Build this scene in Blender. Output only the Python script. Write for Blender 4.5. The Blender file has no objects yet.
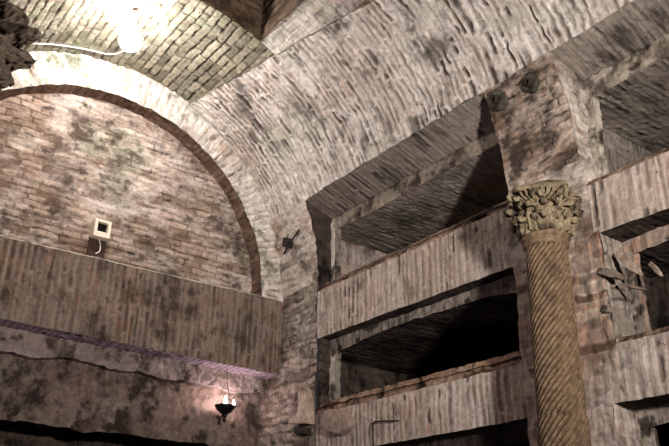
import bpy, bmesh, math, random
import numpy as np
from mathutils import Vector, Matrix

SC = bpy.context.scene
COL = SC.collection
PI = math.pi

# ------------------------------------------------------------------ camera
F, YAW, PIT, ROL = 780.0, .64, .425, .01
def cam_rows(y, p, r):
    cy, sy = math.cos(y), math.sin(y)
    f = np.array([sy*math.cos(p), cy*math.cos(p), math.sin(p)])
    rt = np.array([cy, -sy, 0.0]); up = np.cross(rt, f)
    c, s = math.cos(r), math.sin(r)
    return np.array([c*rt+s*up, -s*rt+c*up, f])
M = cam_rows(YAW, PIT, ROL)
CP = np.array([-2.70, -4.21, 1.60])
cd = bpy.data.cameras.new('camera'); cam = bpy.data.objects.new('camera', cd); COL.objects.link(cam)
cd.sensor_width = 36; cd.lens = F/669*36; cd.clip_start = .02
mm = Matrix.Identity(4)
for i in range(3):
    mm[i][0], mm[i][1], mm[i][2], mm[i][3] = M[0][i], M[1][i], -M[2][i], CP[i]
cam.matrix_world = mm
SC.camera = cam

# ------------------------------------------------------------------ noise (numpy)
def h3(i, j, k, s=0):
    n = (i.astype(np.int64)*374761393 + j.astype(np.int64)*668265263 + k.astype(np.int64)*2147483647 + s*1274126177) & 0xFFFFFFFF
    n = ((n ^ (n >> 13))*1274126177) & 0xFFFFFFFF
    n = ((n ^ (n >> 16))*2246822519) & 0xFFFFFFFF
    n = n ^ (n >> 15)
    return (n & 0xFFFFFF)/float(0xFFFFFF)
def hh(i, j=None, s=0):
    i = np.asarray(i); j = np.zeros_like(i) if j is None else j
    return h3(i, j, np.zeros_like(i), s)
def vn(P, scale, s=0):
    Q = P*scale; I = np.floor(Q).astype(np.int64); f = Q-I; f = f*f*(3-2*f)
    out = 0
    for a in (0, 1):
        wx = f[:, 0] if a else 1-f[:, 0]
        for b in (0, 1):
            wy = f[:, 1] if b else 1-f[:, 1]
            for c in (0, 1):
                wz = f[:, 2] if c else 1-f[:, 2]
                out = out + wx*wy*wz*h3(I[:, 0]+a, I[:, 1]+b, I[:, 2]+c, s)
    return out*2-1
def fbm(P, scale, octv=4, s=0):
    o = 0; a = 1; t = 0
    for k in range(octv):
        o = o+a*vn(P, scale*2.03**k, s+k*7); t += a; a *= .5
    return o/t
def sst(a, b, x):
    t = np.clip((x-a)/(b-a), 0, 1); return t*t*(3-2*t)

# ------------------------------------------------------------------ masonry relief
def bricks(u, v, P, L=.2, H=.045, m=.01, seed=0, warp=.012, hjit=.25):
    w1 = fbm(P, 5, 3, seed+50); w2 = fbm(P, 5, 3, seed+90)
    u = u+w1*warp*1.5; v = v+w2*warp
    # uneven course heights
    v = v+hjit*H*vn(np.c_[v/H*.37, v*0, v*0+seed], 1.0, seed+11)
    row = np.floor(v/H).astype(np.int64); fv = v/H-row
    Lr = L*(.7+.6*hh(row, None, seed+1)); off = hh(row, None, seed+2)*L*3
    q = (u+off)/Lr; col = np.floor(q).astype(np.int64); fu = q-col
    d = np.minimum(np.minimum(fu, 1-fu)*Lr, np.minimum(fv, 1-fv)*H)
    d = d+.004*fbm(P, 45, 2, seed+3)
    mort = 1-sst(m*.2, m*.85, d)
    tone = hh(row, col, seed+4)
    return mort, tone

def style(kind, u, v, P, seed=0):
    """height (m, towards the room), tone, mortar, hole for each vertex"""
    n1 = fbm(P, 2.2, 4, seed+200); n2 = fbm(P, 13, 4, seed+230); n3 = fbm(P, 45, 3, seed+260)
    z = np.zeros(len(u))
    if kind == 'course':      # lunette, piers: long thin bricks in rough courses
        m, t = bricks(u, v, P, .15, .042, .0095, seed, .012)
        cover = sst(-.05, .4, n1+.5*n2)
        hole = m*sst(.1, .5, n2+.3*n1)
        h = (1-m)*(.001+.006*t)*(1-.5*cover)+.006*n2+.003*n3-.007*hole
        m = m*(1-.4*cover)
    elif kind == 'pier':      # smeared, half plastered courses
        m, t = bricks(u, v, P, .24, .045, .009, seed, .016)
        cover = sst(-.15, .2, n1+.3*n2)
        hole = m*sst(.15, .5, n2-.2*n1)*(1-.6*cover)
        h = (1-m)*(.001+.005*t)*(1-cover)+.005*cover+.007*n2+.003*n3-.011*hole
        m = m*(1-.7*cover)
    elif kind == 'crown':     # open-jointed bricks
        m, t = bricks(u, v, P, .17, .052, .008, seed, .007, .12)
        hole = m*sst(-.15, .3, n2)
        h = (1-m)*(.002+.006*t)+.002*n2+.002*n3-.010*hole
    elif kind == 'soldier':   # bricks on end between broad pale joints
        m, t = bricks(v, u, P, .30, .040, .017, seed, .007, .5)
        cover = sst(-.35, .15, n1*.7+n2*.5)
        gone = (1-m)*sst(.80, .84, t+.12*n2)
        hole = gone*sst(-.1, .25, n2+.3*n1)
        h = .0012*m-.0016*(1-m)*(1-t)*(1-.7*cover)+.003*n2+.002*n3-.008*hole
        m = np.clip(m+.45*cover, 0, 1)
        hole = hole*.8
    elif kind == 'vault':     # ring-laid bricks with lime patches
        m, t = bricks(v, u, P, .24, .040, .018, seed, .010, .5)
        n4 = fbm(P, 6, 3, seed+300)
        cover = sst(-.15, .3, n1*.5+n4*.7)
        gone = (1-m)*sst(.55, .62, t+.25*n4)
        hole = np.clip(gone*sst(-.25, .15, n2+.3*n4)*(1-.5*cover), 0, 1)
        h = .002*m-.003*(1-m)*(1-t)*(1-.7*cover)+.005*n2+.003*n3-.012*hole
        m = np.clip(m+.5*cover, 0, 1)
    elif kind == 'ring':      # voussoirs: long in v, thin in u
        m, t = bricks(v, u, P, .5, .044, .008, seed, .006, .3)
        cover = sst(-.1, .3, n1+.4*n2)
        hole = m*sst(.1, .5, n2)*(1-.7*cover)
        h = (1-m)*(.002+.005*t)*(1-.6*cover)+.004*n2+.002*n3-.006*hole
        m = m*(1-.5*cover)
    elif kind == 'plaster':   # rough render, pitted
        m = z+sst(.1, .5, n2)*.5; t = .5+.5*n1
        hole = sst(.38, .6, n2+.35*n3)
        h = .010*n1+.015*n2+.009*n3-.012*hole
    elif kind == 'rubble':
        m, t = bricks(u, v, P, .15, .05, .012, seed, .035, .5)
        cover = sst(-.1, .3, n1+.6*n2)
        hole = m*sst(.0, .4, n2)*(1-.5*cover)
        h = (1-m)*(.003+.009*t)*(1-.5*cover)+.011*n2+.005*n3-.014*hole
        m = m*(1-.5*cover)
    elif kind == 'lip':       # broken edge of a slab
        m = z+.5*sst(-.1, .4, n2); t = .5+.5*n1
        hole = sst(.18, .45, n2+.3*n3)
        h = .014*n2+.008*n3-.018*hole
    return h, np.clip(t, 0, 1), np.clip(m, 0, 1), np.clip(hole, 0, 1)

class MB:
    """collects displaced surface patches; build() links them as ONE mesh"""
    def __init__(s): s.V = []; s.Fq = []; s.A = []; s.UV = []; s.MI = []; s.n = 0; s.mats = []
    def patch(s, fn, mat, kind='course', res=.0068, seed=0, size=None, toward=None, rough=.004, fade=.5, relief=1.0, swap=False, extra=None):
        """fn(S,T)->(P,uv), size=(metres along S, along T)"""
        ns = max(3, int(size[0]/res)+1); nt = max(3, int(size[1]/res)+1)
        S, T = np.meshgrid(np.linspace(0, 1, ns), np.linspace(0, 1, nt), indexing='ij')
        S = S.ravel(); T = T.ravel()
        P, uv = fn(S, T)
        e = 1e-3
        Pa, _ = fn(np.clip(S+e, 0, 1), T); Pb, _ = fn(np.clip(S-e, 0, 1), T)
        Pc, _ = fn(S, np.clip(T+e, 0, 1)); Pd, _ = fn(S, np.clip(T-e, 0, 1))
        N = np.cross(Pa-Pb, Pc-Pd); N /= np.maximum(np.linalg.norm(N, axis=1), 1e-12)[:, None]
        tw = CP if toward is None else np.array(toward, float)
        sgn = 1 if np.mean(np.sum(N*(tw-P), axis=1)) > 0 else -1
        N = N*sgn
        u, v = (uv[:, 1], uv[:, 0]) if swap else (uv[:, 0], uv[:, 1])
        h, t, m, hole = style(kind, u, v, P, seed)
        edge = np.minimum(np.minimum(S, 1-S)*size[0], np.minimum(T, 1-T)*size[1])
        fd = (1-fade)+fade*sst(0, .02, edge)
        h = h*fd*relief
        if extra is not None: h = h+extra(P)
        rv = np.c_[fbm(P, 7, 3, 901), fbm(P, 7, 3, 917), fbm(P, 7, 3, 933)]*rough*2.2
        rv += np.c_[vn(P, 34, 951), vn(P, 34, 957), vn(P, 34, 963)]*rough*.9
        P = P+N*h[:, None]+rv
        i = np.arange(ns-1)[:, None]*nt+np.arange(nt-1)[None, :]; i = i.ravel()
        q = np.c_[i, i+nt, i+nt+1, i+1] if sgn > 0 else np.c_[i, i+1, i+nt+1, i+nt]
        if mat not in s.mats: s.mats.append(mat)
        s.V.append(P); s.Fq.append(q+s.n); s.A.append(np.c_[t, m, hole]); s.UV.append(np.c_[u, v])
        s.MI.append(np.full(len(q), s.mats.index(mat))); s.n += len(P)
        return s
    def quad(s, a, b, c, d, mat, kind='course', uvo=None, **k):
        """corners a->b along S, a->d along T"""
        a, b, c, d = [np.array(x, float) for x in (a, b, c, d)]
        L = max(np.linalg.norm(b-a), np.linalg.norm(c-d)); H = max(np.linalg.norm(d-a), np.linalg.norm(c-b))
        o = uvo if uvo is not None else (a[0]+a[1], a[2])
        def fn(S, T):
            P = (a[None]*((1-S)*(1-T))[:, None]+b[None]*(S*(1-T))[:, None]+c[None]*(S*T)[:, None]+d[None]*((1-S)*T)[:, None])
            return P, np.c_[o[0]+S*L, o[1]+T*H]
        return s.patch(fn, mat, kind, size=(L, H), **k)
    def build(s, name, parent=None, smooth=True):
        V = np.concatenate(s.V).astype(np.float32); Q = np.concatenate(s.Fq).astype(np.int32)
        A = np.concatenate(s.A).astype(np.float32); UV = np.concatenate(s.UV).astype(np.float32)
        me = bpy.data.meshes.new(name)
        me.vertices.add(len(V)); me.vertices.foreach_set('co', V.ravel())
        me.loops.add(Q.size); me.loops.foreach_set('vertex_index', Q.ravel())
        me.polygons.add(len(Q)); me.polygons.foreach_set('loop_start', np.arange(0, Q.size, 4, dtype=np.int32))
        me.polygons.foreach_set('loop_total', np.full(len(Q), 4, dtype=np.int32))
        me.polygons.foreach_set('material_index', np.concatenate(s.MI).astype(np.int32))
        me.update(calc_edges=True)
        l = me.uv_layers.new(name='UVMap'); l.data.foreach_set('uv', UV[Q.ravel()].ravel())
        for j, nm in enumerate(('tone', 'mort', 'hole')):
            at = me.attributes.new(nm, 'FLOAT', 'POINT'); at.data.foreach_set('value', np.ascontiguousarray(A[:, j]))
        me.polygons.foreach_set('use_smooth', np.full(len(Q), smooth))
        for m in s.mats: me.materials.append(m)
        me.update()
        o = bpy.data.objects.new(name, me); COL.objects.link(o)
        if parent: o.parent = parent
        return o

# ------------------------------------------------------------------ materials
def rgb(r, g, b): return tuple(((c/255)/12.92 if c/255 <= .04045 else ((c/255+.055)/1.055)**2.4) for c in (r, g, b))+(1,)
class NT:
    def __init__(s, name):
        s.m = bpy.data.materials.new(name); s.m.use_nodes = True; s.t = s.m.node_tree; s.t.nodes.clear()
    def n(s, typ, **kw):
        x = s.t.nodes.new(typ)
        for k, v in kw.items():
            if k.startswith('_'): setattr(x, k[1:], v)
            else: x.inputs[k.replace('__', ' ')].default_value = v
        return x
    def l(s, a, b): s.t.links.new(a, b)
    def mix(s, fac, a, b, blend='MIX'):
        x = s.n('ShaderNodeMix', _data_type='RGBA', _blend_type=blend)
        for sock, val in ((x.inputs[0], fac), (x.inputs[6], a), (x.inputs[7], b)):
            if hasattr(val, 'links'): s.l(val, sock)
            else: sock.default_value = val
        return x.outputs[2]
    def math(s, op, a, b=0.0, c=None):
        x = s.n('ShaderNodeMath', _operation=op)
        for k, val in enumerate((a, b) if c is None else (a, b, c)):
            if hasattr(val, 'links'): s.l(val, x.inputs[k])
            else: x.inputs[k].default_value = val
        return x.outputs[0]
    def mr(s, v, a, b, c=0.0, d=1.0):
        x = s.n('ShaderNodeMapRange', _interpolation_type='SMOOTHSTEP'); s.l(v, x.inputs[0])
        for k, val in enumerate((a, b, c, d)): x.inputs[k+1].default_value = val
        return x.outputs[0]
    def noise(s, vec, scale, detail=5, rough=.6, dist=0.0):
        x = s.n('ShaderNodeTexNoise', Scale=scale, Detail=detail, Roughness=rough, Distortion=dist); s.l(vec, x.inputs['Vector'])
        return x.outputs['Fac']
    def out(s, color, rough=.9, bump=None, bstr=.5, bdist=.01, spec=.25, metal=0.0):
        p = s.n('ShaderNodeBsdfPrincipled'); o = s.n('ShaderNodeOutputMaterial')
        if hasattr(color, 'links'): s.l(color, p.inputs['Base Color'])
        else: p.inputs['Base Color'].default_value = color
        p.inputs['Roughness'].default_value = rough; p.inputs['Specular IOR Level'].default_value = spec; p.inputs['Metallic'].default_value = metal
        if bump is not None:
            b = s.n('ShaderNodeBump', Strength=bstr, Distance=bdist); s.l(bump, b.inputs['Height']); s.l(b.outputs[0], p.inputs['Normal'])
        s.l(p.outputs[0], o.inputs[0]); return s.m

def masonry(name, cA, cB, cM, wash, wash_amt, stain, stain_amt, streak=(14, 1.6), green=0.0, warm=0.0, hole=(40, 32, 27), bigs=1.6, sw=.4):
    t = NT(name)
    ob = t.n('ShaderNodeTexCoord').outputs['Object']
    uvn = t.n('ShaderNodeUVMap'); mp = t.n('ShaderNodeMapping'); t.l(uvn.outputs[0], mp.inputs[0]); mp.inputs['Scale'].default_value = (streak[0], streak[1], 1)
    uv = mp.outputs[0]
    at = lambda nm: t.n('ShaderNodeAttribute', _attribute_name=nm).outputs['Fac']
    tone, mort, hol = at('tone'), at('mort'), at('hole')
    big = t.noise(ob, bigs, 4, .55); mid = t.noise(ob, 9, 6, .65); fine = t.noise(ob, 55, 5, .7)
    st = t.noise(uv, 1.0, 6, .65, .6)
    mp2 = t.n('ShaderNodeMapping'); t.l(uvn.outputs[0], mp2.inputs[0]); mp2.inputs['Scale'].default_value = (streak[0]*2.2, streak[1]*1.5, 1); mp2.inputs['Location'].default_value = (5.3, 2.1, 0)
    st2 = t.noise(mp2.outputs[0], 1.0, 5, .7, .4)
    base = t.mix(tone, rgb(*cA), rgb(*cB))
    if warm:
        base = t.mix(t.mr(t.math('ADD', mid, t.math('MULTIPLY', st, .5)), .70, .90, 0, warm), base, rgb(176, 120, 78))
    base = t.mix(t.math('MULTIPLY', mort, .85), base, rgb(*cM))
    w = t.math('ADD', t.math('MULTIPLY', st, .40), t.math('ADD', t.math('MULTIPLY', big, .55), t.math('MULTIPLY', mid, .50)))
    wf = t.mr(w, .80-.22*wash_amt, .98-.2*wash_amt, 0, min(1, .55+.4*wash_amt))
    base = t.mix(wf, base, rgb(*wash))
    if green:
        g = t.mr(t.math('ADD', big, t.math('MULTIPLY', mid, .4)), .73, .84, 0, green)
        base = t.mix(g, base, rgb(96, 104, 72))
    s2 = t.math('ADD', t.math('MULTIPLY', st2, sw), t.math('ADD', t.math('MULTIPLY', mid, 1.05-sw), t.math('MULTIPLY', t.noise(ob, 3.1, 3, .5), .45)))
    sf = t.mr(s2, .84-.16*stain_amt, 1.0-.14*stain_amt, 0, min(1, .5+.5*stain_amt))
    base = t.mix(sf, base, rgb(*stain))
    # small value mottling
    v = t.mr(t.math('ADD', t.math('MULTIPLY', fine, .55), t.math('MULTIPLY', st2, .45)), .34, .66, .72, 1.2)
    hs = t.n('ShaderNodeHueSaturation'); t.l(base, hs.inputs['Color']); t.l(v, hs.inputs['Value'])
    mp3 = t.n('ShaderNodeMapping'); t.l(uvn.outputs[0], mp3.inputs[0]); mp3.inputs['Scale'].default_value = (streak[0]*3.4, streak[1]*3.4, 1); mp3.inputs['Location'].default_value = (1.7, 8.1, 0)
    st3 = t.noise(mp3.outputs[0], 1.0, 3, .55, .3)
    # pits
    pit = t.mr(t.noise(ob, 26, 4, .6), .66, .72)
    hs2 = t.n('ShaderNodeHueSaturation'); t.l(hs.outputs[0], hs2.inputs['Color']); t.l(t.mr(st3, .38, .62, .86, 1.12), hs2.inputs['Value'])
    base = t.mix(t.math('MULTIPLY', pit, .7), hs2.outputs[0], rgb(*hole))
    base = t.mix(t.math('MULTIPLY', hol, .85), base, rgb(*hole))  # sunken holes coloured dark, standing in for the shade inside them
    bh = t.math('ADD', t.math('MULTIPLY', fine, .5), t.math('MULTIPLY', st2, .8))
    return t.out(base, .93, bh, .55, .012, .15)

PINK = (178, 160, 156)
MT = {}
MT['vault'] = masonry('limewashed_vault_brick', (76, 60, 49), (184, 164, 148), (206, 194, 184), (228, 219, 212), .75, (72, 60, 50), .6, (13, 2.2), .35)
MT['crown'] = masonry('open_jointed_crown_brick', (98, 92, 78), (146, 138, 120), (66, 58, 48), (180, 174, 160), .4, (80, 72, 56), .5, (6, 3), .5)
MT['lunette'] = masonry('brown_coursed_brick', (112, 90, 74), (176, 155, 138), (82, 66, 56), (206, 192, 182), .8, (66, 52, 44), .85, (3, 14), .6, .35)
MT['ring'] = masonry('voussoir_brick', (104, 88, 76), (196, 176, 160), (158, 142, 128), (222, 214, 206), .95, (84, 72, 60), .5, (18, 3), .8, .05)
MT['band'] = masonry('limewashed_soldier_brick', (82, 64, 54), (168, 148, 134), (182, 168, 156), (206, 193, 184), .55, (64, 50, 44), .55, (17, 1.5), 0, .5)
MT['band_brown'] = masonry('brown_soldier_brick', (64, 51, 44), (124, 107, 94), (126, 112, 101), (160, 146, 135), .3, (50, 40, 36), .8, (15, 1.3), .2, .35)
MT['pier'] = masonry('smeared_pier_brick', (112, 92, 78), (172, 154, 140), (116, 100, 88), (210, 198, 188), .85, (62, 50, 42), .7, (3, 12), .2, .15)
MT['violet'] = masonry('violet_lit_lintel_brick', (84, 68, 76), (120, 102, 112), (168, 150, 160), (176, 158, 168), .4, (52, 40, 44), .6, (14, 3))  # violet tint paints the purplish light from below into the brick
MT['pilaster'] = masonry('brown_red_pilaster_brick', (108, 84, 68), (166, 138, 116), (108, 90, 78), (200, 184, 172), .8, (54, 43, 37), .9, (3, 14), .3, .35)
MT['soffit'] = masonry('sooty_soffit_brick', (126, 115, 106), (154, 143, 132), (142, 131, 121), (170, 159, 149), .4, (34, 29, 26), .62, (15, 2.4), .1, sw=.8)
MT['recess_shade'] = masonry('shade_dark_brick', (66, 56, 50), (88, 76, 68), (60, 50, 46), (110, 98, 88), .1, (24, 19, 17), 1.0, (12, 3), 0)  # brick of niches and slot, darkened to paint in the shade there
MT['edge'] = masonry('pale_mortar_edge', (130, 118, 106), (152, 140, 126), (108, 96, 84), (172, 160, 146), .4, (56, 46, 40), .85, (12, 12), .2)
MT['plaster'] = masonry('rough_stained_plaster', (92, 78, 70), (136, 118, 110), (66, 54, 48), (170, 152, 146), .4, (46, 37, 33), .95, (9, 7), .15, .1, bigs=3)
MT['pale'] = masonry('pale_stained_mortar_edge', (168, 156, 140), (196, 184, 168), (146, 132, 118), (216, 206, 194), .7, (70, 58, 48), .75, (7, 7), .2)
MT['rubble'] = masonry('brown_rubble_brick', (94, 81, 70), (150, 136, 124), (80, 68, 60), (190, 178, 168), .6, (48, 39, 34), .85, (3, 12), .2, .2)
MT['coat'] = masonry('pale_ragged_plaster_coat', (122, 106, 100), (152, 136, 130), (96, 82, 76), (176, 160, 156), .5, (58, 46, 42), .85, (6, 4), .15, bigs=3)
MT['lip'] = masonry('broken_mortar_edge', (136, 110, 92), (164, 140, 122), (96, 76, 64), (176, 158, 146), .3, (56, 42, 36), .9, (10, 10), 0, .5)
MT['shaft'] = masonry('dark_light_well_brick', (92, 74, 58), (112, 94, 76), (70, 56, 46), (120, 104, 88), .1, (44, 34, 28), .7, (4, 10), 0)
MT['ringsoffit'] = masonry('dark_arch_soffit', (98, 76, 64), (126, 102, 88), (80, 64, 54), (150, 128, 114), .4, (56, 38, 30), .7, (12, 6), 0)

# ------------------------------------------------------------------ scene dimensions
XC, ZC, R = -1.28, 3.30, 1.28
def cx(z): return XC+math.sqrt(max(0, R*R-(max(z, ZC)-ZC)**2))
def struct(o): o['kind'] = 'structure'; return o
def cyl_fn(y0, y1, tha, thb, r=R):
    """tha/thb: callables of Y giving the angle range"""
    def fn(S, T):
        Y = y0+(y1-y0)*S; a = tha(Y); b = thb(Y); th = a+(b-a)*T
        P = np.c_[XC+r*np.cos(th), Y, ZC+r*np.sin(th)]
        return P, np.c_[Y, th*R]
    return fn
const = lambda v: (lambda Y: np.full_like(Y, v))
def ridge(Y):    # angle of the upper edge of the right-hand vault
    x = np.clip(-.82+(-Y)*.1378, -.83, -.42)
    return np.arccos((x-XC)/R)
ZT = 3.84
TH = math.asin((ZT-ZC)/R)
YEND = -4.7

# ================================================================== CEILING
c = MB()
c.patch(cyl_fn(.10, YEND, const(TH), ridge), MT['vault'], 'vault', res=.0068, seed=3, size=(4.8, 1.1), toward=(XC, -2.3, 3.4), rough=.006)
for ya, yb in ((.10, -.415),):
    c.patch(cyl_fn(ya, yb, const(0.0), const(TH)), MT['pier'], 'pier', res=.0068, seed=4, size=(abs(ya-yb), .6), toward=(XC, -2, 3.4))
ceiling = struct(c.build('ceiling'))
c = MB()
RK = R+.035
c.patch(cyl_fn(.1, -.88, lambda Y: ridge(Y)-.01, const(PI), RK), MT['crown'], 'crown', res=.0068, seed=5, size=(.98, 2.6), toward=(XC, -1, 3.3), swap=False, relief=1.3)
thx = math.acos((-.79-XC)/RK); thx2 = math.acos((-1.78-XC)/RK)
c.patch(cyl_fn(-.88, -2.5, lambda Y: ridge(Y)-.01, const(thx), RK), MT['vault'], 'pier', res=.0068, seed=6, size=(1.62, .25), toward=(XC, -1, 3.3))
c.patch(cyl_fn(-.88, -2.5, const(thx2), const(PI), RK), MT['crown'], 'crown', res=.014, seed=7, size=(1.62, 1.5), toward=(XC, -1, 3.3))
c.patch(cyl_fn(-2.5, YEND, lambda Y: ridge(Y)-.01, const(PI), RK), MT['crown'], 'crown', res=.016, seed=8, size=(2.2, 2.6), toward=(XC, -3, 3.3))
def riser(S, T):
    Y = .1+(YEND-.1)*S; th = ridge(Y); r = R+(RK-R)*T
    return np.c_[XC+r*np.cos(th), Y, ZC+r*np.sin(th)], np.c_[Y, T*.04]
c.patch(riser, MT['edge'], 'lip', res=.012, seed=9, size=(4.8, .04), toward=(-3, -2, 4.4), relief=.3)
struct(c.build('crown_vault', ceiling))
c = MB()
def cz(x, r=RK): return ZC+math.sqrt(r*r-(x-XC)**2)
ztop = 6.2
za, zb = cz(-.79)-.01, cz(-1.78)-.01
def shaftwall(S, T):     # wall above the far lip of the light well
    X = -.79+(-1.78+.79)*S; zl = ZC+np.sqrt(RK*RK-(X-XC)**2)-.01
    return np.c_[X, np.full_like(X, -.88)+T*.0, zl+(ztop-zl)*T], np.c_[X, zl+(ztop-zl)*T]
c.patch(shaftwall, MT['shaft'], 'crown', res=.014, seed=10, size=(.99, 1.7), toward=(XC, -1.6, 5))
c.quad((-.79, -.88, za), (-.79, -2.5, za), (-.79, -2.5, ztop), (-.79, -.88, ztop), MT['shaft'], 'crown', res=.014, seed=11, toward=(XC, -1.6, 5))
c.quad((-1.78, -.88, zb), (-1.78, -2.5, zb), (-1.78, -2.5, ztop), (-1.78, -.88, ztop), MT['shaft'], 'crown', res=.03, seed=12, toward=(XC, -1.6, 5))
c.quad((-.79, -2.5, za), (-1.78, -2.5, za), (-1.78, -2.5, ztop), (-.79, -2.5, ztop), MT['shaft'], 'crown', res=.03, seed=13, toward=(XC, -1.6, 5))
struct(c.build('light_well', ceiling))

# ================================================================== RIGHT WALL
w = MB(); P_ = MT['pier']
w.quad((0, .24, 0), (0, -.415, 0), (0, -.415, 1.9), (0, .24, 1.9), P_, 'pier', res=.03, seed=21)
w.quad((0, .24, 1.9), (0, -.415, 1.9), (0, -.415, ZC), (0, .24, ZC), MT['rubble'], 'rubble', res=.0068, seed=21, relief=.55, rough=.006)
w.quad((0, -.415, 0), (0, YEND, 0), (0, YEND, 1.88), (0, -.415, 1.88), MT['band'], 'soldier', res=.03, seed=22)
wall_right = struct(w.build('wall_right'))

def niche(name, y0, y1, zb, zt, seed, D=.80, xs=.10, sh=.085, splay=0.0, arch=0.0, mats=('recess_shade', 'edge', 'recess_shade'), jamb='recess_shade', curved=False, frame='pale', back='soffit', inset=.045, res=.0068, cavend=True):
    """a burial niche cut in the wall: outer soffit, inner slab edge, deeper cavity"""
    m = MB(); yl, yr = y0, y1       # y0 is the end nearer the far wall
    xt = cx(zt) if curved else 0.0
    zs = zt-splay
    zc_ = zs-sh
    so, ed, inn = [MT[k] for k in mats]
    m.quad((xt, yl, zt), (xt, yr, zt), (xs, yr, zs), (xs, yl, zs), so, 'soldier', res=res, seed=seed, rough=.002, toward=(-1, (yl+yr)/2, 1.5))
    Lw = abs(yr-yl)
    def strip(S, T):
        Y = yl-.002+(yr-yl)*S
        low = zc_-.012-arch*(2*S-1)**2+arch*.35
        return np.c_[np.full_like(Y, xs), Y, zs+(low-zs)*T], np.c_[Y, T*(sh)]
    m.patch(strip, ed, 'lip', res=.0068, seed=seed+1, size=(Lw, sh+arch), relief=.45, fade=.2)
    def ceil_(S, T):
        Y = (yl+.10)+(yr-.10-(yl+.10))*T; X = xs+(D-xs)*S
        s_ = np.clip((yl-Y)/(yl-yr), 0, 1)
        zz = zc_-arch*(2*s_-1)**2+arch*.35
        return np.c_[X, Y, zz+.0*X], np.c_[Y, X]
    m.patch(ceil_, inn, 'soldier', res=res, seed=seed+2, size=(D-xs, Lw+.2), toward=(-.5, (yl+yr)/2, 1.0))
    # cavity back wall and ends (the cavity runs a hand's breadth past the opening)
    ztop_ = zc_+.06
    m.quad((D, yl+.10, zb), (D, yr-.10, zb), (D, yr-.10, ztop_), (D, yl+.10, ztop_), MT[back], 'soldier', res=.014, seed=seed+3)
    m.quad((xs, yl+.10, zb), (D, yl+.10, zb), (D, yl+.10, ztop_), (xs, yl+.10, ztop_), MT[back], 'pier', res=.012, seed=seed+4)
    m.quad((xs, yr-.10, zb), (D, yr-.10, zb), (D, yr-.10, ztop_), (xs, yr-.10, ztop_), inn, 'pier', res=.03, seed=seed+5, toward=(.3, (yl+yr)/2, zb))
    m.quad((-.0, yl+.10, zb), (D, yl+.10, zb), (D, yr-.10, zb), (0, yr-.10, zb), inn, 'lip', res=.03, seed=seed+6, toward=(0, 0, 9), relief=.4)
    # jambs, following the curve of the vault when the niche cuts into it
    def jambf(y):
        def fn(S, T):
            Z = zb+(zt-zb)*T
            xf = XC+np.sqrt(np.maximum(R*R-(np.maximum(Z, ZC)-ZC)**2, 0)) if curved else np.zeros_like(Z)
            X = xf+(xs-xf)*S
            return np.c_[X, np.full_like(X, y), Z], np.c_[X, Z]
        return fn
    m.patch(jambf(yl), MT[jamb], 'rubble', res=.0068, seed=seed+7, size=(.14, zt-zb), toward=(-.2, yr, 2), relief=.5)
    m.patch(jambf(yr), MT[jamb], 'rubble', res=.012, seed=seed+8, size=(.14, zt-zb), toward=(-.2, yl, 2), relief=.3)
    # frame returns on both sides of the inner opening
    m.quad((xs, yl, zb), (xs, yl-inset, zb), (xs, yl-inset, zs), (xs, yl, zs), MT[frame], 'lip', res=.0068, seed=seed+9, relief=.5)
    m.quad((xs, yl-inset, zb), (xs+.05, yl-inset, zb), (xs+.05, yl-inset, zs), (xs, yl-inset, zs), ed, 'lip', res=.012, seed=seed+9, relief=.4, toward=(.05, -9, 2))
    m.quad((xs+.05, yl-inset, zb), (xs+.05, yl+.10, zb), (xs+.05, yl+.10, zs), (xs+.05, yl-inset, zs), inn, 'lip', res=.03, seed=seed+9, relief=.2, toward=(2, 0, 2))
    return struct(m.build(name, wall_right))

def band(name, y0, y1, zb, zt, lip, seed, back=.0, res=.0068):
    m = MB()
    m.quad((0, y0, zb), (0, y1, zb), (0, y1, zt-lip), (0, y0, zt-lip), MT['band'], 'soldier', uvo=(-y0, zb), res=res, seed=seed, rough=.0016)
    m.quad((0, y0, zt-lip), (0, y1, zt-lip), (.03, y1, zt), (.03, y0, zt), MT['lip'], 'lip', res=res*.9, seed=seed+1, relief=.9, rough=.002)
    return struct(m.build(name, wall_right))

YL, YR, YB = -.415, -1.99, -2.41
niche('burial_niche', YL, YR, 3.26, ZT, 100, splay=.075, xs=.10, sh=.085, mats=('soffit', 'edge', 'soffit'), jamb='recess_shade', curved=True, back='band')
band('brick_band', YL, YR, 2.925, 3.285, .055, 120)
niche('burial_niche', YL-.02, YR, 2.50, 2.925, 140, arch=.05, xs=.085, sh=.055, mats=('recess_shade', 'soffit', 'recess_shade'), jamb='recess_shade', back='recess_shade')
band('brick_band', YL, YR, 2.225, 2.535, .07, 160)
niche('burial_niche', YL, YR, 1.88, 2.225, 180, xs=.10, sh=.06, mats=('recess_shade', 'recess_shade', 'recess_shade'), back='recess_shade')
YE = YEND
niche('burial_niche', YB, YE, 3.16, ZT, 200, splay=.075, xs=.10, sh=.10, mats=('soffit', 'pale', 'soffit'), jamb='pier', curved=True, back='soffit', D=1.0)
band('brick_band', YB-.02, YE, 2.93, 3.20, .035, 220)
niche('burial_niche', YB-.05, YE, 2.44, 2.93, 240, xs=.15, sh=.06, mats=('recess_shade', 'band', 'recess_shade'), jamb='soffit', frame='soffit', back='recess_shade', D=.5)
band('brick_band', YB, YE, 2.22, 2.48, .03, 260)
niche('burial_niche', YB, YE, 1.88, 2.22, 280, xs=.16, sh=.06, mats=('recess_shade', 'band', 'recess_shade'), jamb='band', back='recess_shade')
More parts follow.
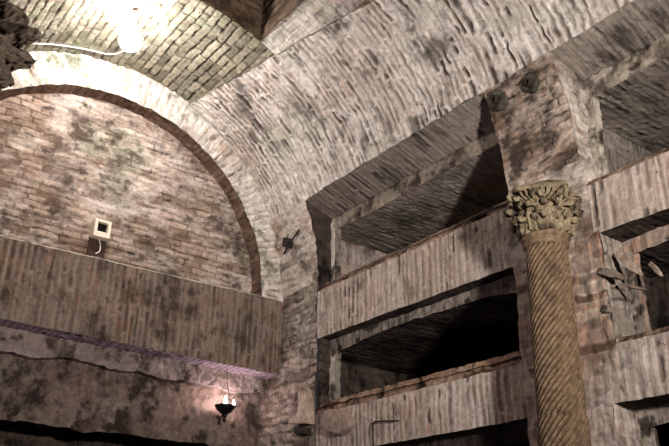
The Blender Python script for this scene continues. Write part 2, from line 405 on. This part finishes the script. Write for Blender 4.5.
# pilaster between the two bays
p = MB()
p.patch(cyl_fn(YR, YB, const(0.0), const(TH)), MT['pilaster'], 'course', res=.0068, seed=31, size=(.42, .6), toward=(XC, -2, 3.4), relief=1.4)
p.quad((0, YR, 2.9), (0, YB-.03, 2.9), (0, YB-.02, ZC), (0, YR, ZC), P_, 'pier', res=.0068, seed=32)
p.quad((0, YR, 1.88), (0, YB, 1.88), (0, YB, 2.24), (0, YR, 2.24), MT['band'], 'pier', res=.0068, seed=34)
p.quad((0, YR, 2.24), (0, YB-.05, 2.24), (0, YB-.05, 2.94), (0, YR, 2.94), MT['band'], 'pier', res=.0068, seed=33, swap=False)
struct(p.build('pilaster', wall_right))

# ================================================================== END WALL
b = MB()
b.quad((-2.5, .12, 3.25), (.04, .12, 3.25), (.04, .12, 4.45), (-2.5, .12, 4.45), MT['lunette'], 'course', res=.0068, seed=41, relief=1.1)
wall_back = struct(b.build('wall_back'))
b = MB(); RI = 1.105; XA = -1.27
def ringf(S, T):
    th = -.02+(PI+.04)*S; r = RI+(1.33-RI)*T
    return np.c_[XA+r*np.cos(th), np.zeros_like(r), 3.285+r*np.sin(th)], np.c_[th*1.2, r]
b.patch(ringf, MT['ring'], 'ring', res=.0068, seed=42, size=(3.8, .22), relief=1.2, fade=.2)
def ringsof(S, T):
    th = -.02+(PI+.04)*S; y = .13*T
    return np.c_[XA+RI*np.cos(th), y, 3.285+RI*np.sin(th)], np.c_[th*1.2, y]
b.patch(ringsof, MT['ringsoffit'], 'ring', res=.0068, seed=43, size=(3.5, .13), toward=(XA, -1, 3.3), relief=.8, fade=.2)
struct(b.build('arch_ring', wall_back))
b = MB()
b.quad((-2.6, -.015, 2.83), (.0, -.015, 2.775), (.0, -.015, 3.27), (-2.6, -.015, 3.255), MT['band_brown'], 'soldier', res=.0068, seed=44, relief=.8, rough=.002)
b.quad((-2.6, -.015, 3.255), (.0, -.015, 3.27), (.0, .03, 3.295), (-2.6, .03, 3.28), MT['pale'], 'lip', res=.0068, seed=244, relief=.4, rough=.002)
b.quad((-2.6, .03, 3.28), (.0, .03, 3.295), (.0, .13, 3.30), (-2.6, .13, 3.28), MT['lip'], 'lip', res=.012, seed=45, relief=.3, toward=(-1, -1, 9))
b.quad((-2.6, -.015, 2.83), (0, -.015, 2.775), (0, .20, 2.775), (-2.6, .20, 2.83), MT['violet'], 'soldier', rough=.002, res=.0068, seed=46, toward=(-1, 0, 0), relief=1.5)
struct(b.build('lintel_band', wall_back))
b = MB()
def ragged(X): return 2.685+.012*np.sin(X*4)+.035*fbm(np.c_[X, X*0, X*0], 4, 5, 611)
def coat(S, T):      # the surviving upper coat of plaster, with a ragged lower edge
    X = -2.6+2.6*S; e = ragged(X); top = 2.85-.06*S
    return np.c_[X, .13+0*X, e+(top-e)*T], np.c_[X, T*.15]
b.patch(coat, MT['coat'], 'plaster', res=.0068, seed=147, size=(2.6, .15), relief=1.0)
def coatedge(S, T):
    X = -2.6+2.6*S; e = ragged(X)
    return np.c_[X, .13+.09*T, e+.01*T], np.c_[X, T*.09]
b.patch(coatedge, MT['coat'], 'lip', res=.0068, seed=148, size=(2.6, .09), toward=(-1, 0, 0), relief=.3)
def backw(S, T):
    X = -2.6+2.6*S; e = 2.335+.016*fbm(np.c_[X, X*0, X*0], 6, 5, 711)
    return np.c_[X, .205+0*X, e+(2.84-e)*T], np.c_[X, T*.5]
b.patch(backw, MT['plaster'], 'plaster', res=.0068, seed=47, size=(2.6, .5), relief=1.2)
b.quad((-2.6, .225, 2.34), (.0, .225, 2.34), (.0, .6, 2.38), (-2.6, .6, 2.38), MT['recess_shade'], 'lip', res=.012, seed=48, toward=(-1, 0, 0))
b.quad((-2.6, .6, 1.9), (0, .6, 1.9), (0, .6, 2.42), (-2.6, .6, 2.42), MT['recess_shade'], 'plaster', res=.03, seed=49)
b.quad((-2.6, -.0, 2.185), (0, -.0, 2.185), (0, .6, 2.12), (-2.6, .6, 2.12), MT['lip'], 'lip', res=.03, seed=50, toward=(-1, 0, 9))
struct(b.build('recess', wall_back))
b = MB()
b.quad((-2.6, 0, 0), (0, 0, 0), (0, 0, 2.185), (-2.6, 0, 2.185), MT['plaster'], 'plaster', res=.016, seed=51, rough=.008)
struct(b.build('lower_wall', wall_back))

# left wall and floor, outside the frame
b = MB()
b.quad((-2.68, .2, 0), (-2.68, -2.6, 0), (-2.68, -2.6, 3.5), (-2.68, .2, 3.5), MT['band_brown'], 'soldier', res=.05, seed=61, toward=(0, -1, 1.5))
b.quad((-2.68, -2.6, 0), (-3.3, -2.6, 0), (-3.3, -2.6, 4.4), (-2.68, -2.6, 4.4), MT['pier'], 'pier', res=.05, seed=62)
struct(b.build('wall_left'))
b = MB()
b.quad((-4.2, .2, 0), (1.0, .2, 0), (1.0, -6, 0), (-4.2, -6, 0), MT['plaster'], 'pier', res=.05, seed=63, toward=(0, 0, 9))
struct(b.build('floor'))

# ================================================================== THINGS
def empty(name, loc=(0, 0, 0), rz=0):
    o = bpy.data.objects.new(name, None); COL.objects.link(o); o.location = loc; o.rotation_euler = (0, 0, rz); o.empty_display_size = .05
    return o
def tag(o, label, cat, group=None):
    o['label'] = label; o['category'] = cat
    if group: o['group'] = group
    return o
def mesh_obj(name, V, Fc, mat, parent=None, smooth=True):
    me = bpy.data.meshes.new(name); me.from_pydata([tuple(map(float, v)) for v in V], [], Fc); me.materials.append(mat)
    for p_ in me.polygons: p_.use_smooth = smooth
    me.update(); o = bpy.data.objects.new(name, me); COL.objects.link(o)
    if parent: o.parent = parent
    return o
def grid_mesh(name, G, mat, parent=None, wrap=False, smooth=True):
    """G: (n,m,3) array"""
    n, m_ = G.shape[:2]; V = G.reshape(-1, 3); Fc = []
    for i in range(n if wrap else n-1):
        i2 = (i+1) % n
        for j in range(m_-1): Fc.append((i*m_+j, i2*m_+j, i2*m_+j+1, i*m_+j+1))
    return mesh_obj(name, V, Fc, mat, parent, smooth)
def tube_geo(pts, r, n=8):
    pts = [Vector(p_) for p_ in pts]; V = []; Fc = []
    rs = r if isinstance(r, (list, tuple)) else [r]*len(pts)
    for i, p_ in enumerate(pts):
        d = (pts[min(i+1, len(pts)-1)]-pts[max(i-1, 0)]).normalized()
        a = d.orthogonal().normalized() if i == 0 else (a-d*a.dot(d)).normalized()
        bb = d.cross(a)
        for k in range(n):
            q = p_+(a*math.cos(2*PI*k/n)+bb*math.sin(2*PI*k/n))*rs[i]; V.append(tuple(q))
    for i in range(len(pts)-1):
        for k in range(n): Fc.append((i*n+k, i*n+(k+1) % n, (i+1)*n+(k+1) % n, (i+1)*n+k))
    Fc.append(tuple(range(n))[::-1]); Fc.append(tuple(range((len(pts)-1)*n, len(pts)*n)))
    return V, Fc
def tube(name, pts, r, mat, parent=None, n=8): return mesh_obj(name, *tube_geo(pts, r, n), mat, parent)
def join_geo(parts):
    V = []; Fc = []
    for v, f in parts: o = len(V); V += list(v); Fc += [tuple(i+o for i in q) for q in f]
    return V, Fc
def spline(pts, k=8):
    P = [Vector(p_) for p_ in pts]; P = [P[0]*2-P[1]]+P+[P[-1]*2-P[-2]]; out = []
    for i in range(1, len(P)-2):
        for j in range(k):
            t = j/k; a, b_, c_, d = P[i-1:i+3]
            out.append(.5*((2*b_)+(c_-a)*t+(2*a-5*b_+4*c_-d)*t*t+(3*b_-a-3*c_+d)*t**3))
    out.append(P[-2]); return out
def lathe_geo(prof, n=32, cap=True):
    V = []; Fc = []
    for (r, z) in prof:
        for k in range(n): V.append((r*math.cos(2*PI*k/n), r*math.sin(2*PI*k/n), z))
    for i in range(len(prof)-1):
        for k in range(n): Fc.append((i*n+k, i*n+(k+1) % n, (i+1)*n+(k+1) % n, (i+1)*n+k))
    if cap: Fc.append(tuple(range(n))[::-1]); Fc.append(tuple(range((len(prof)-1)*n, len(prof)*n)))
    return V, Fc
def box_geo(x0, x1, y0, y1, z0, z1):
    V = [(x, y, z) for x in (x0, x1) for y in (y0, y1) for z in (z0, z1)]
    return V, [(0, 1, 3, 2), (4, 6, 7, 5), (0, 4, 5, 1), (2, 3, 7, 6), (0, 2, 6, 4), (1, 5, 7, 3)]
def roughen(o, amp, scale, seed=0, sub=0, bevel=0.0):
    bm = bmesh.new(); bm.from_mesh(o.data)
    bmesh.ops.recalc_face_normals(bm, faces=bm.faces)
    if bevel: bmesh.ops.bevel(bm, geom=list(bm.edges), offset=bevel, segments=2, affect='EDGES', profile=.6)
    if sub: bmesh.ops.subdivide_edges(bm, edges=list(bm.edges), cuts=sub, use_grid_fill=True)
    bmesh.ops.triangulate(bm, faces=[f for f in bm.faces if len(f.verts) > 4])
    P = np.array([v.co[:] for v in bm.verts])
    D = np.c_[fbm(P, scale, 3, seed+1), fbm(P, scale, 3, seed+2), fbm(P, scale, 3, seed+3)]*amp
    for v, d in zip(bm.verts, D): v.co += Vector(d)
    bm.to_mesh(o.data); bm.free(); o.data.update()
    return o

def stone(name, c1, c2, dark, amt=.5, sc=30, rough=.8):
    t = NT(name); ob = t.n('ShaderNodeTexCoord').outputs['Object']
    a = t.noise(ob, sc, 5, .65); bg = t.noise(ob, sc*.25, 4, .6)
    base = t.mix(t.mr(a, .35, .65), rgb(*c1), rgb(*c2))
    base = t.mix(t.mr(bg, .62-.15*amt, .8-.15*amt, 0, .9), base, rgb(*dark))
    return t.out(base, rough, a, .5, .006, .2)
M_colx = stone('weathered_spiral_marble', (122, 102, 76), (156, 136, 106), (74, 60, 46), .6, 42)
def stone2(name, c1, c2, dark, groove, sc):
    t = NT(name); ob = t.n('ShaderNodeTexCoord').outputs['Object']
    a = t.noise(ob, sc, 5, .65); bg = t.noise(ob, sc*.2, 4, .6)
    base = t.mix(t.mr(a, .35, .65), rgb(*c1), rgb(*c2))
    base = t.mix(t.mr(bg, .5, .72, 0, .75), base, rgb(*dark))
    return t.out(base, .8, a, .5, .006, .2)
M_col = stone2('spiral_fluted_marble', (88, 71, 55), (128, 106, 82), (66, 53, 42), (46, 36, 28), 42)
M_cap2 = stone('backlit_dark_capital_marble', (92, 80, 68), (128, 114, 98), (48, 38, 34), .8, 60)  # darker copy of the capital marble, its backlit shade put into the colour
M_cap = stone('weathered_capital_marble', (98, 85, 67), (146, 131, 106), (48, 39, 31), .9, 60)
M_capd = stone('shadowed_capital_marble', (112, 98, 82), (150, 136, 116), (52, 42, 36), .8, 60)
M_marb = stone('dirty_white_marble', (146, 126, 110), (182, 164, 148), (84, 68, 56), .6, 40)
M_marb2 = stone('grey_pink_marble', (128, 110, 98), (158, 138, 126), (84, 68, 58), .6, 34)
M_dark = stone('dark_corroded_iron', (34, 28, 26), (54, 46, 40), (20, 16, 14), .4, 80)
M_socket = stone('dark_mossy_mortar', (46, 43, 36), (78, 74, 62), (28, 25, 21), .6, 60)
M_wood = stone('dark_brown_mount', (60, 44, 34), (76, 56, 44), (40, 30, 24), .3, 20)
def plain(name, col, rough=.5, metal=0, spec=.4): return NT(name).out(rgb(*col), rough, spec=spec, metal=metal)
M_white = plain('cream_plastic', (226, 214, 196), .5)
M_grey = plain('grey_sloped_plastic', (150, 138, 122), .5)
M_black = plain('black_window', (8, 9, 10), .15)
M_cable = plain('white_cable', (225, 216, 208), .5)
M_bronze = plain('blackened_bronze', (28, 22, 20), .45, .6)
def glow(name, col, st):
    t = NT(name); e = t.n('ShaderNodeEmission', Strength=st); e.inputs[0].default_value = col
    o = t.n('ShaderNodeOutputMaterial'); t.l(e.outputs[0], o.inputs[0]); return t.m
M_bulb = glow('glowing_lamp_glass', (1, .95, .92, 1), 300)
M_flame = glow('small_bright_flame', (1, .80, .80, 1), 430)

# ---- column with spiral fluting and a carved capital
def make_column(mcap, mcol):
    root = empty('spiral_column')
    r0 = .095; nfl = 22; k = -1
    def shaft(z0, z1, ra, rb, ph, tw, name):
        nz = int((z1-z0)/.0055); na = 396
        th = np.linspace(0, 2*PI, na, endpoint=False)[:, None]; z = np.linspace(z0, z1, nz)[None, :]
        rr = ra+(rb-ra)*(z-z0)/(z1-z0)
        a = np.sin(nfl*th+k*nfl/.1*z*tw+ph); g = np.abs(a)
        gv = sst(.1, .95, -a); prof = -.020*gv
        P = np.stack([rr*np.cos(th)+0*z, rr*np.sin(th)+0*z, z+0*th], -1)
        fl = P.reshape(-1, 3); nz_ = (fbm(fl, 9, 3, 71)*.004+fbm(fl, 40, 2, 75)*.0022).reshape(P.shape[:2])
        end = sst(0, .02, np.minimum(z-z0, z1-z))*.004-.004
        R_ = rr+prof+nz_+end+.0*th
        G = np.stack([R_*np.cos(th), R_*np.sin(th), z+0*th+fbm(fl, 14, 2, 79).reshape(P.shape[:2])*.006], -1)
        o = grid_mesh(name, G, mcol, root, wrap=True)
        bm = bmesh.new(); bm.from_mesh(o.data); bmesh.ops.holes_fill(bm, edges=[e for e in bm.edges if e.is_boundary], sides=0); bm.to_mesh(o.data); bm.free()
        return o
    shaft(.22, 2.168, .100, .097, .6, .9, 'lower_shaft')
    shaft(2.166, 2.875, .0935, .086, 0, 1.0, 'upper_shaft')
    v, f = lathe_geo([(.084, 2.862), (.094, 2.868), (.098, 2.876), (.094, 2.884), (.091, 2.888), (.099, 2.894), (.105, 2.905), (.100, 2.917), (.088, 2.922)], 48)
    roughen(mesh_obj('necking_ring', v, f, mcol, root), .004, 30, 5)
    v, f = lathe_geo([(.15, .1), (.155, .12), (.15, .15), (.125, .165), (.12, .18), (.135, .195), (.132, .215), (.11, .23)], 40)
    mesh_obj('base_moulding', v, f, mcap, root)
    mesh_obj('plinth', *box_geo(-.16, .16, -.16, .16, 0, .1), mcap, root, False)
    # bell
    zb = 2.925; zt_ = 3.155
    v, f = lathe_geo([(.088, zb), (.094, zb+.05), (.098, zb+.12), (.108, zb+.18), (.128, zt_-.02)], 40)
    cap = roughen(mesh_obj('capital', v, f, mcap, root), .006, 30, 8)
    cap.scale = (1, 1, .86); cap.location = (0, 0, zb*.14-.012)
    def leaf(ang, h, w, out, seed, zo=0.0):
        ns, nt_ = 22, 26
        s = np.linspace(-1, 1, ns)[:, None]; t = np.linspace(0, 1, nt_)[None, :]
        # midrib curve: up along the bell, curling out at the tip
        curl = np.clip((t-.62)/.38, 0, 1)
        rr = .101+.010*t+out*(curl**1.3); zz = zb+zo+h*(t-.16*curl**2.2*1.6)
        wid = w*(.62+.55*np.sin(PI*np.clip(t*1.02, 0, 1))**.8)*(1-.35*t**4)*(1+.13*np.sin(t*30))
        rib = .0065*np.cos(s*PI*2.5)*(1-.3*t)+.004*np.cos(s*PI*9)
        x = s*wid*.5
        R_ = rr+rib-.10*(x**2)/.1+.012*(1-s**2)
        an = ang+x/.105
        Z = zz+.010*np.cos(s*PI*5)*t-.018*(s**2)*curl
        top = np.stack([R_*np.cos(an), R_*np.sin(an), Z+0*R_], -1)
        Ri = R_-.014
        bot = np.stack([Ri*np.cos(an), Ri*np.sin(an), Z-.006+0*R_], -1)
        V = np.concatenate([top.reshape(-1, 3), bot.reshape(-1, 3)]); V += np.c_[fbm(V, 34, 2, seed), fbm(V, 34, 2, seed+1), fbm(V, 34, 2, seed+2)]*.007
        n0 = ns*nt_; Fc = []
        for i in range(ns-1):
            for j in range(nt_-1):
                q = (i*nt_+j, (i+1)*nt_+j, (i+1)*nt_+j+1, i*nt_+j+1); Fc.append(q); Fc.append(tuple(n0+x_ for x_ in q[::-1]))
        ed = [(i*nt_, (i+1)*nt_) for i in range(ns-1)]+[((ns-1)*nt_+j, (ns-1)*nt_+j+1) for j in range(nt_-1)]+[((i+1)*nt_+nt_-1, i*nt_+nt_-1) for i in range(ns-1)]+[(j+1, j) for j in range(nt_-1)]
        for a_, b_ in ed: Fc.append((b_, a_, n0+a_, n0+b_))
        return mesh_obj('acanthus_leaf', V, Fc, mcap, cap)
    for i in range(8): leaf(i*PI/4, .105, .075, .026, 300+i*5)
    for i in range(8): leaf(i*PI/4+PI/8, .175, .080, .046, 400+i*5, .01)
    for i in range(8): leaf(i*PI/4, .222, .060, .040, 500+i*5, .018)
    for i in range(4):
        a = i*PI/2+PI/4; ca, sa = math.cos(a), math.sin(a); pts = []
        for j in range(26):
            t = j/25
            if t < .45: q = t/.45; rr, zz = .112+.040*q**1.5, zb+.11+.09*q
            else:
                q = (t-.45)/.55; ph = PI*.5-q*PI*2.2; rad = .020*(1-.7*q); rr, zz = .152+rad*math.cos(ph)*1.0, zb+.184+rad*math.sin(ph)
            pts.append((rr*ca, rr*sa, zz))
        roughen(tube('volute', pts, [.010-.003*j/25 for j in range(26)], mcap, cap, 8), .004, 40, i)
    for i in range(4):       # fan-shaped ornament in the middle of each side
        a = i*PI/2; parts = []
        for j in range(-3, 4):
            b1 = a+j*.07; b2 = a+j*.17
            parts.append(tube_geo([(.115*math.cos(b1), .115*math.sin(b1), zb+.14), (.128*math.cos(b2), .128*math.sin(b2), zb+.185), (.140*math.cos(b2), .140*math.sin(b2), zb+.215-.012*abs(j)/3)], [.004, .0055, .005], 6))
        mesh_obj('fan_ornament', *join_geo(parts), mcap, cap)
    n = 64; V = []; Fc = []
    for z, s in ((zt_-.018, .93), (zt_-.006, 1), (zt_+.012, 1.0), (zt_+.016, .9)):
        for i in range(n):
            a = 2*PI*i/n; rr = (.122+.022*abs(math.sin(2*a))**3)*s*(1+.05*math.sin(5*a+1))
            V.append((rr*math.cos(a), rr*math.sin(a), z))
    for i in range(3):
        for k_ in range(n): Fc.append((i*n+k_, i*n+(k_+1) % n, (i+1)*n+(k_+1) % n, (i+1)*n+k_))
    Fc.append(tuple(range(n))[::-1]); Fc.append(tuple(range(3*n, 4*n)))
    roughen(mesh_obj('abacus', V, Fc, mcap, cap), .026, 22, 3)
    return root
c1 = make_column(M_cap, M_col); c1.rotation_mode = 'ZYX'; c1.location = (-.17, -2.25, 0); c1.rotation_euler = (.021, 0, .5)
tag(c1, 'slender column with spiral fluting and leafy carved capital, standing against the pilaster', 'column', 'spiral columns')
def copy_tree(o, parent=None):
    cc = o.copy(); COL.objects.link(cc); cc.parent = parent
    for ch in list(o.children): copy_tree(ch, cc)
    return cc
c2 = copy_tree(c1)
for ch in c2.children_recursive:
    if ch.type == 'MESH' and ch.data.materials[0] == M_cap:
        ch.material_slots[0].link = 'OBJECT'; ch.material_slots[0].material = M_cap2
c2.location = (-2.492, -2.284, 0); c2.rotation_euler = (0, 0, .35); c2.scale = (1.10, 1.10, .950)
tag(c2, 'dark leafy carved capital cut off by the top left corner, on the nearer column', 'column', 'spiral columns')

# ---- crown lamp and its cable
lamp = empty('ceiling_lamp', (-1.474, -.60, 4.575))
v, f = lathe_geo([(.010, .0), (.018, -.004), (.018, -.014), (.005, -.018), (.005, -.125), (.014, -.13), (.014, -.15), (.006, -.152)], 24); mesh_obj('socket', v, f, M_white, lamp)
gp = [(.001, -.267)]+[(.066*math.sin(t*PI/10), -.201-.066*math.cos(t*PI/10)) for t in range(1, 10)]+[(.018, -.142)]
v, f = lathe_geo(gp, 24); mesh_obj('bulb', v, f, M_bulb, lamp)
tag(lamp, 'glaring white round lamp under the crown of the vault', 'lamp')
cab = tube('cable', spline([(-2.047, -0.200, 4.335), (-1.922, -0.149, 4.416), (-1.792, -0.129, 4.482), (-1.672, -0.116, 4.527), (-1.549, -0.112, 4.559), (-1.437, -0.115, 4.578), (-1.382, -0.173, 4.584), (-1.367, -0.260, 4.585), (-1.43, -.45, 4.58), (-1.47, -.58, 4.571)]), .0045, M_cable)
tag(cab, 'thin white cable running along the arch to the glaring lamp', 'cable')

# ---- sensor box on the lunette wall
sb = empty('wall_sensor', (-1.262, .105, 3.452))
mesh_obj('mounting_plate', *box_geo(-.062, .062, -.012, .03, -.158, -.015), M_wood, sb, False)
ho = []
def frame_box(x0, x1, z0, z1, yf, yb, ix, iz0, iz1):
    parts = [box_geo(x0, x0+ix, yf, yb, z0, z1), box_geo(x1-ix, x1, yf, yb, z0, z1), box_geo(x0+ix, x1-ix, yf, yb, iz1, z1), box_geo(x0+ix, x1-ix, yf, yb, z0, iz0), box_geo(x0+ix, x1-ix, yf+.045, yb, iz0, iz1)]
    return join_geo(parts)
mesh_obj('housing', *frame_box(-.06, .06, -.03, .10, -.075, .03, .022, .0, .082), M_white, sb, False)
mesh_obj('window', *box_geo(-.037, .037, -.045, -.028, .022, .081), M_black, sb, False)
mesh_obj('sloping_sill', [(-.038, -.075, .0), (.038, -.075, .0), (.038, -.045, .022), (-.038, -.045, .022), (-.038, -.03, 0), (.038, -.03, 0)], [(0, 1, 2, 3), (0, 3, 4), (1, 5, 2), (3, 2, 5, 4), (0, 4, 5, 1)], M_white, sb, False)
tube('wire', spline([(0, -.02, -.028), (.012, -.028, -.06), (.016, -.035, -.10), (.006, -.05, -.135), (-.02, -.06, -.158)]), .0042, M_cable, sb)
sb.scale = (.84, .84, .84)
tag(sb, 'small square cream box with black window on the arched brick wall', 'sensor')

# ---- hanging oil lamp in the recess
LX, LY = -.335, .075
ol = empty('hanging_oil_lamp', (LX, LY, 2.50))
v, f = lathe_geo([(.004, -.006), (.016, -.002), (.03, .006), (.048, .020), (.060, .036), (.066, .048), (.066, .053), (.058, .051), (.05, .040), (.02, .026), (.004, .024)], 36); mesh_obj('bowl', v, f, M_bronze, ol)
v, f = lathe_geo([(.003, -.05), (.009, -.044), (.012, -.036), (.006, -.026), (.012, -.018), (.018, -.008), (.012, 0)], 20); mesh_obj('finial', v, f, M_bronze, ol)
for k in range(3):
    a = .4+k*2*PI/3; p0 = (.064*math.cos(a), .064*math.sin(a), .05); p1 = (0.004*math.cos(a), .004*math.sin(a), .20)
    parts = []
    for j in range(22):
        t0, t1 = j/22, (j+.75)/22
        q0 = [p0[i]+(p1[i]-p0[i])*t0 for i in range(3)]; q1 = [p0[i]+(p1[i]-p0[i])*t1 for i in range(3)]
        parts.append(tube_geo([q0, q1], .0016 if j % 2 else .0026, 5))
    mesh_obj('chain', *join_geo(parts), M_bronze, ol)
parts = [tube_geo([(0, 0, .20+.09*j/14), (0, 0, .20+.09*(j+.8)/14)], .003 if j % 2 else .0018, 5) for j in range(14)]
mesh_obj('suspension_chain', *join_geo(parts), M_bronze, ol)
def flame_geo(x, y, s):
    v, f = lathe_geo([(.002*s, 0), (.007*s, .008*s), (.009*s, .016*s), (.0065*s, .028*s), (.003*s, .040*s), (.0006, .052*s)], 14)
    return [(a+x, b_+y, c_+.050) for a, b_, c_ in v], f
for (x, y, s) in ((0.0, 0, 1.2), (.048, -.018, .8)):
    v, f = flame_geo(x, y, s); mesh_obj('flame', v, f, M_flame, ol)
tag(ol, 'dark bowl-shaped oil lamp burning on chains in the low recess', 'oil lamp')

# ---- extruded stone fragments on the right wall
def slab(name, yz, x0, x1, mat, seed, bev=.006, parent=None, amp=.008):
    n = len(yz); V = [(x0, y, z) for y, z in yz]+[(x1, y, z) for y, z in yz]
    Fc = [tuple(range(n)), tuple(range(n, 2*n))[::-1]]+[(i, n+i, n+(i+1) % n, (i+1) % n) for i in range(n)]
    o = mesh_obj(name, V, Fc, mat, parent, True)
    return roughen(o, amp, 16, seed, 0, bev)
fr = slab('marble_fragment', [(-0.338, 2.64), (-0.371, 2.616), (-0.404, 2.575), (-0.397, 2.488), (-0.416, 2.41), (-0.232, 2.429), (-0.236, 2.458), (-0.304, 2.472), (-0.322, 2.529), (-0.309, 2.584)], -.065, .01, M_marb, 11)
tag(fr, 'tall pointed pale marble fragment on a small dark block beside the corner', 'stone')
bl = slab('stone_block', [(-0.243, 2.412), (-0.38, 2.394), (-0.381, 2.353), (-0.267, 2.368)], -.045, .01, M_dark, 12)
tag(bl, 'small dark block sticking out under the pointed marble fragment', 'block')
hx = slab('stone_plaque', [(-0.536, 2.389), (-0.554, 2.449), (-0.612, 2.463), (-0.733, 2.445), (-0.81, 2.369), (-0.788, 2.334), (-0.708, 2.31), (-0.566, 2.352)], -.055, .012, M_marb2, 13, .004)
tag(hx, 'flat six-sided grey marble piece set on the lowest brick band', 'stone plaque')
rod = tube('iron_rod', [(-.015, -.965, 2.21), (-.02, -.965, 2.29), (-.02, -.968, 2.337), (-.022, -.985, 2.345), (-.02, -1.06, 2.338), (-.02, -1.13, 2.330), (.02, -1.16, 2.33)], .0045, M_dark, None, 8)
tag(rod, 'thin bent iron rod on the lowest brick band right of the plaque', 'rod')
rod2 = tube('iron_rod', [(.0, -.03, 3.57), (-.04, -.07, 3.59), (-.058, -.13, 3.612), (-.060, -.16, 3.622), (-.068, -.235, 3.655), (-.070, -.29, 3.685)], .006, M_dark, None, 8)
tag(rod2, 'dark iron rod crossing the corner pier beside the top niche', 'rod')
kn = slab('iron_clamp', [(-.18, 3.645), (-.222, 3.64), (-.236, 3.60), (-.215, 3.568), (-.18, 3.585)], -.13, -.072, M_dark, 14, .006)
tag(kn, 'lumpy dark iron clamp on the rod crossing the corner pier', 'clamp')

def vault_point(th, y, off=0.0): return Vector((XC+(R-off)*math.cos(th), y, ZC+(R-off)*math.sin(th)))
def socket_lump(th, y, s, seed, tilt):
    ax_n = Vector((-math.cos(th), 0, -math.sin(th))); ax_u = Vector((0, -1, 0)); ax_v = Vector((-math.sin(th), 0, math.cos(th)))
    root = empty('iron_socket', vault_point(th, y, 0))
    def ring_geo(rad, depth0, depth1, n, inner=None, wob=.12):
        rnd = random.Random(seed); V = []; Fc = []
        rs = [1+rnd.uniform(-wob, wob) for _ in range(n)]
        prof = [(rad, depth0), (rad*.92, depth1*.75), (rad*.72, depth1)] + ([(inner, depth1), (inner*.9, depth1*.25), (inner*.1, depth1*.2)] if inner else [(rad*.05, depth1)])
        for rr, dd in prof:
            for k in range(n):
                a = 2*PI*k/n+tilt; q = ax_u*(rr*rs[k]*math.cos(a))+ax_v*(rr*rs[k]*1.1*math.sin(a))+ax_n*dd; V.append(tuple(q))
        for i in range(len(prof)-1):
            for k in range(n): Fc.append((i*n+k, i*n+(k+1) % n, (i+1)*n+(k+1) % n, (i+1)*n+k))
        Fc.append(tuple(range(n))[::-1]); Fc.append(tuple(range((len(prof)-1)*n, len(prof)*n)))
        return V, Fc
    roughen(mesh_obj('mortar_collar', *ring_geo(.050*s, -.02, .03, 20), M_socket, root), .03, 26, seed)
    roughen(mesh_obj('square_stub', *ring_geo(.027*s, .015, .055, 4, .014*s, .02), M_dark, root), .004, 30, seed+1)
    return root
s1 = socket_lump(.375, -2.065, 1.0, 21, .3)
tag(s1, 'dark lumpy iron socket near the tip of the top niche', 'socket', 'iron sockets on the pilaster')
s2 = socket_lump(.365, -2.275, .95, 22, .1)
tag(s2, 'squarish dark iron socket high on the pilaster, farther from the niche', 'socket', 'iron sockets on the pilaster')

# ---- broken marble in the small niche right of the column
def shard(name, p0, p1, w, th, seed, mat, label):
    p0, p1 = Vector(p0), Vector(p1); d = (p1-p0); L = d.length; d.normalize(); n = Vector((-1, 0, .0)); s = d.cross(n).normalized(); n = s.cross(d)
    prof = [(0, -.5), (.35, -.62), (.8, -.5), (1, -.18), (.97, .2), (.6, .5), (.3, .42), (0, .5)]
    V = [p0+d*(a*L)+s*(b_*w)+n*e for e in (0, th) for a, b_ in prof]; k = len(prof)
    Fc = [tuple(range(k)), tuple(range(k, 2*k))[::-1]]+[(i, k+i, k+(i+1) % k, (i+1) % k) for i in range(k)]
    o = mesh_obj(name, V, Fc, mat, None, False); roughen(o, .008, 16, seed, 0, .003); tag(o, label, 'brick' if 'brick' in name else 'stone', 'broken bricks in the small niche' if 'brick' in name else 'marble shards in the small niche'); return o
shard('marble_shard', (.05, -2.50, 2.835), (.02, -2.615, 2.70), .028, .014, 31, M_marb, 'long white marble sliver slanting down inside the small niche right of the column')
shard('marble_shard', (.08, -2.62, 2.76), (.03, -2.69, 2.675), .020, .014, 32, M_marb, 'short white marble chip, right of the longer slanting sliver')
shard('marble_shard', (.05, -2.49, 2.70), (.02, -2.625, 2.635), .012, .014, 33, M_marb2, 'thin greyish marble strip lying low below the slanting white sliver')
shard('broken_brick', (.03, -2.44, 2.765), (.0, -2.545, 2.70), .030, .04, 34, MT['pier'], 'broken brick end poking from the left side of the small niche')
shard('broken_brick', (.02, -2.435, 2.60), (.0, -2.475, 2.58), .028, .03, 35, MT['edge'], 'pale broken brick end lowest at the left side of the small niche')

# ================================================================== LIGHTS
def light(name, typ, loc, energy, color, size=.1, target=None, **k):
    ld = bpy.data.lights.new(name, typ); ld.energy = energy; ld.color = color
    if typ == 'AREA': ld.size = size
    elif typ in ('POINT', 'SPOT'): ld.shadow_soft_size = size
    for a, v_ in k.items(): setattr(ld, a, v_)
    o = bpy.data.objects.new(name, ld); COL.objects.link(o); o.location = loc
    if target is not None: o.rotation_euler = (Vector(target)-Vector(loc)).to_track_quat('-Z', 'Y').to_euler()
    return o
light('fill_spot_light', 'SPOT', (-1.6, -4.75, 2.35), 620, (1, .93, .87), .09, target=(-.55, -.9, 3.6), spot_size=math.radians(84), spot_blend=1.0)  # unseen high fill spot, placed where the niche shadows point back to
light('low_lamp_light', 'POINT', (-2.0, -1.4, .7), 14, (.86, .72, 1), .12)
W = bpy.data.worlds.new('world'); SC.world = W; W.use_nodes = True
W.node_tree.nodes['Background'].inputs[0].default_value = (.9, .85, .9, 1); W.node_tree.nodes['Background'].inputs[1].default_value = .026

SC.view_settings.view_transform = 'Standard'; SC.view_settings.look = 'None'; SC.view_settings.gamma = 1
SC.view_settings.exposure = 0.0
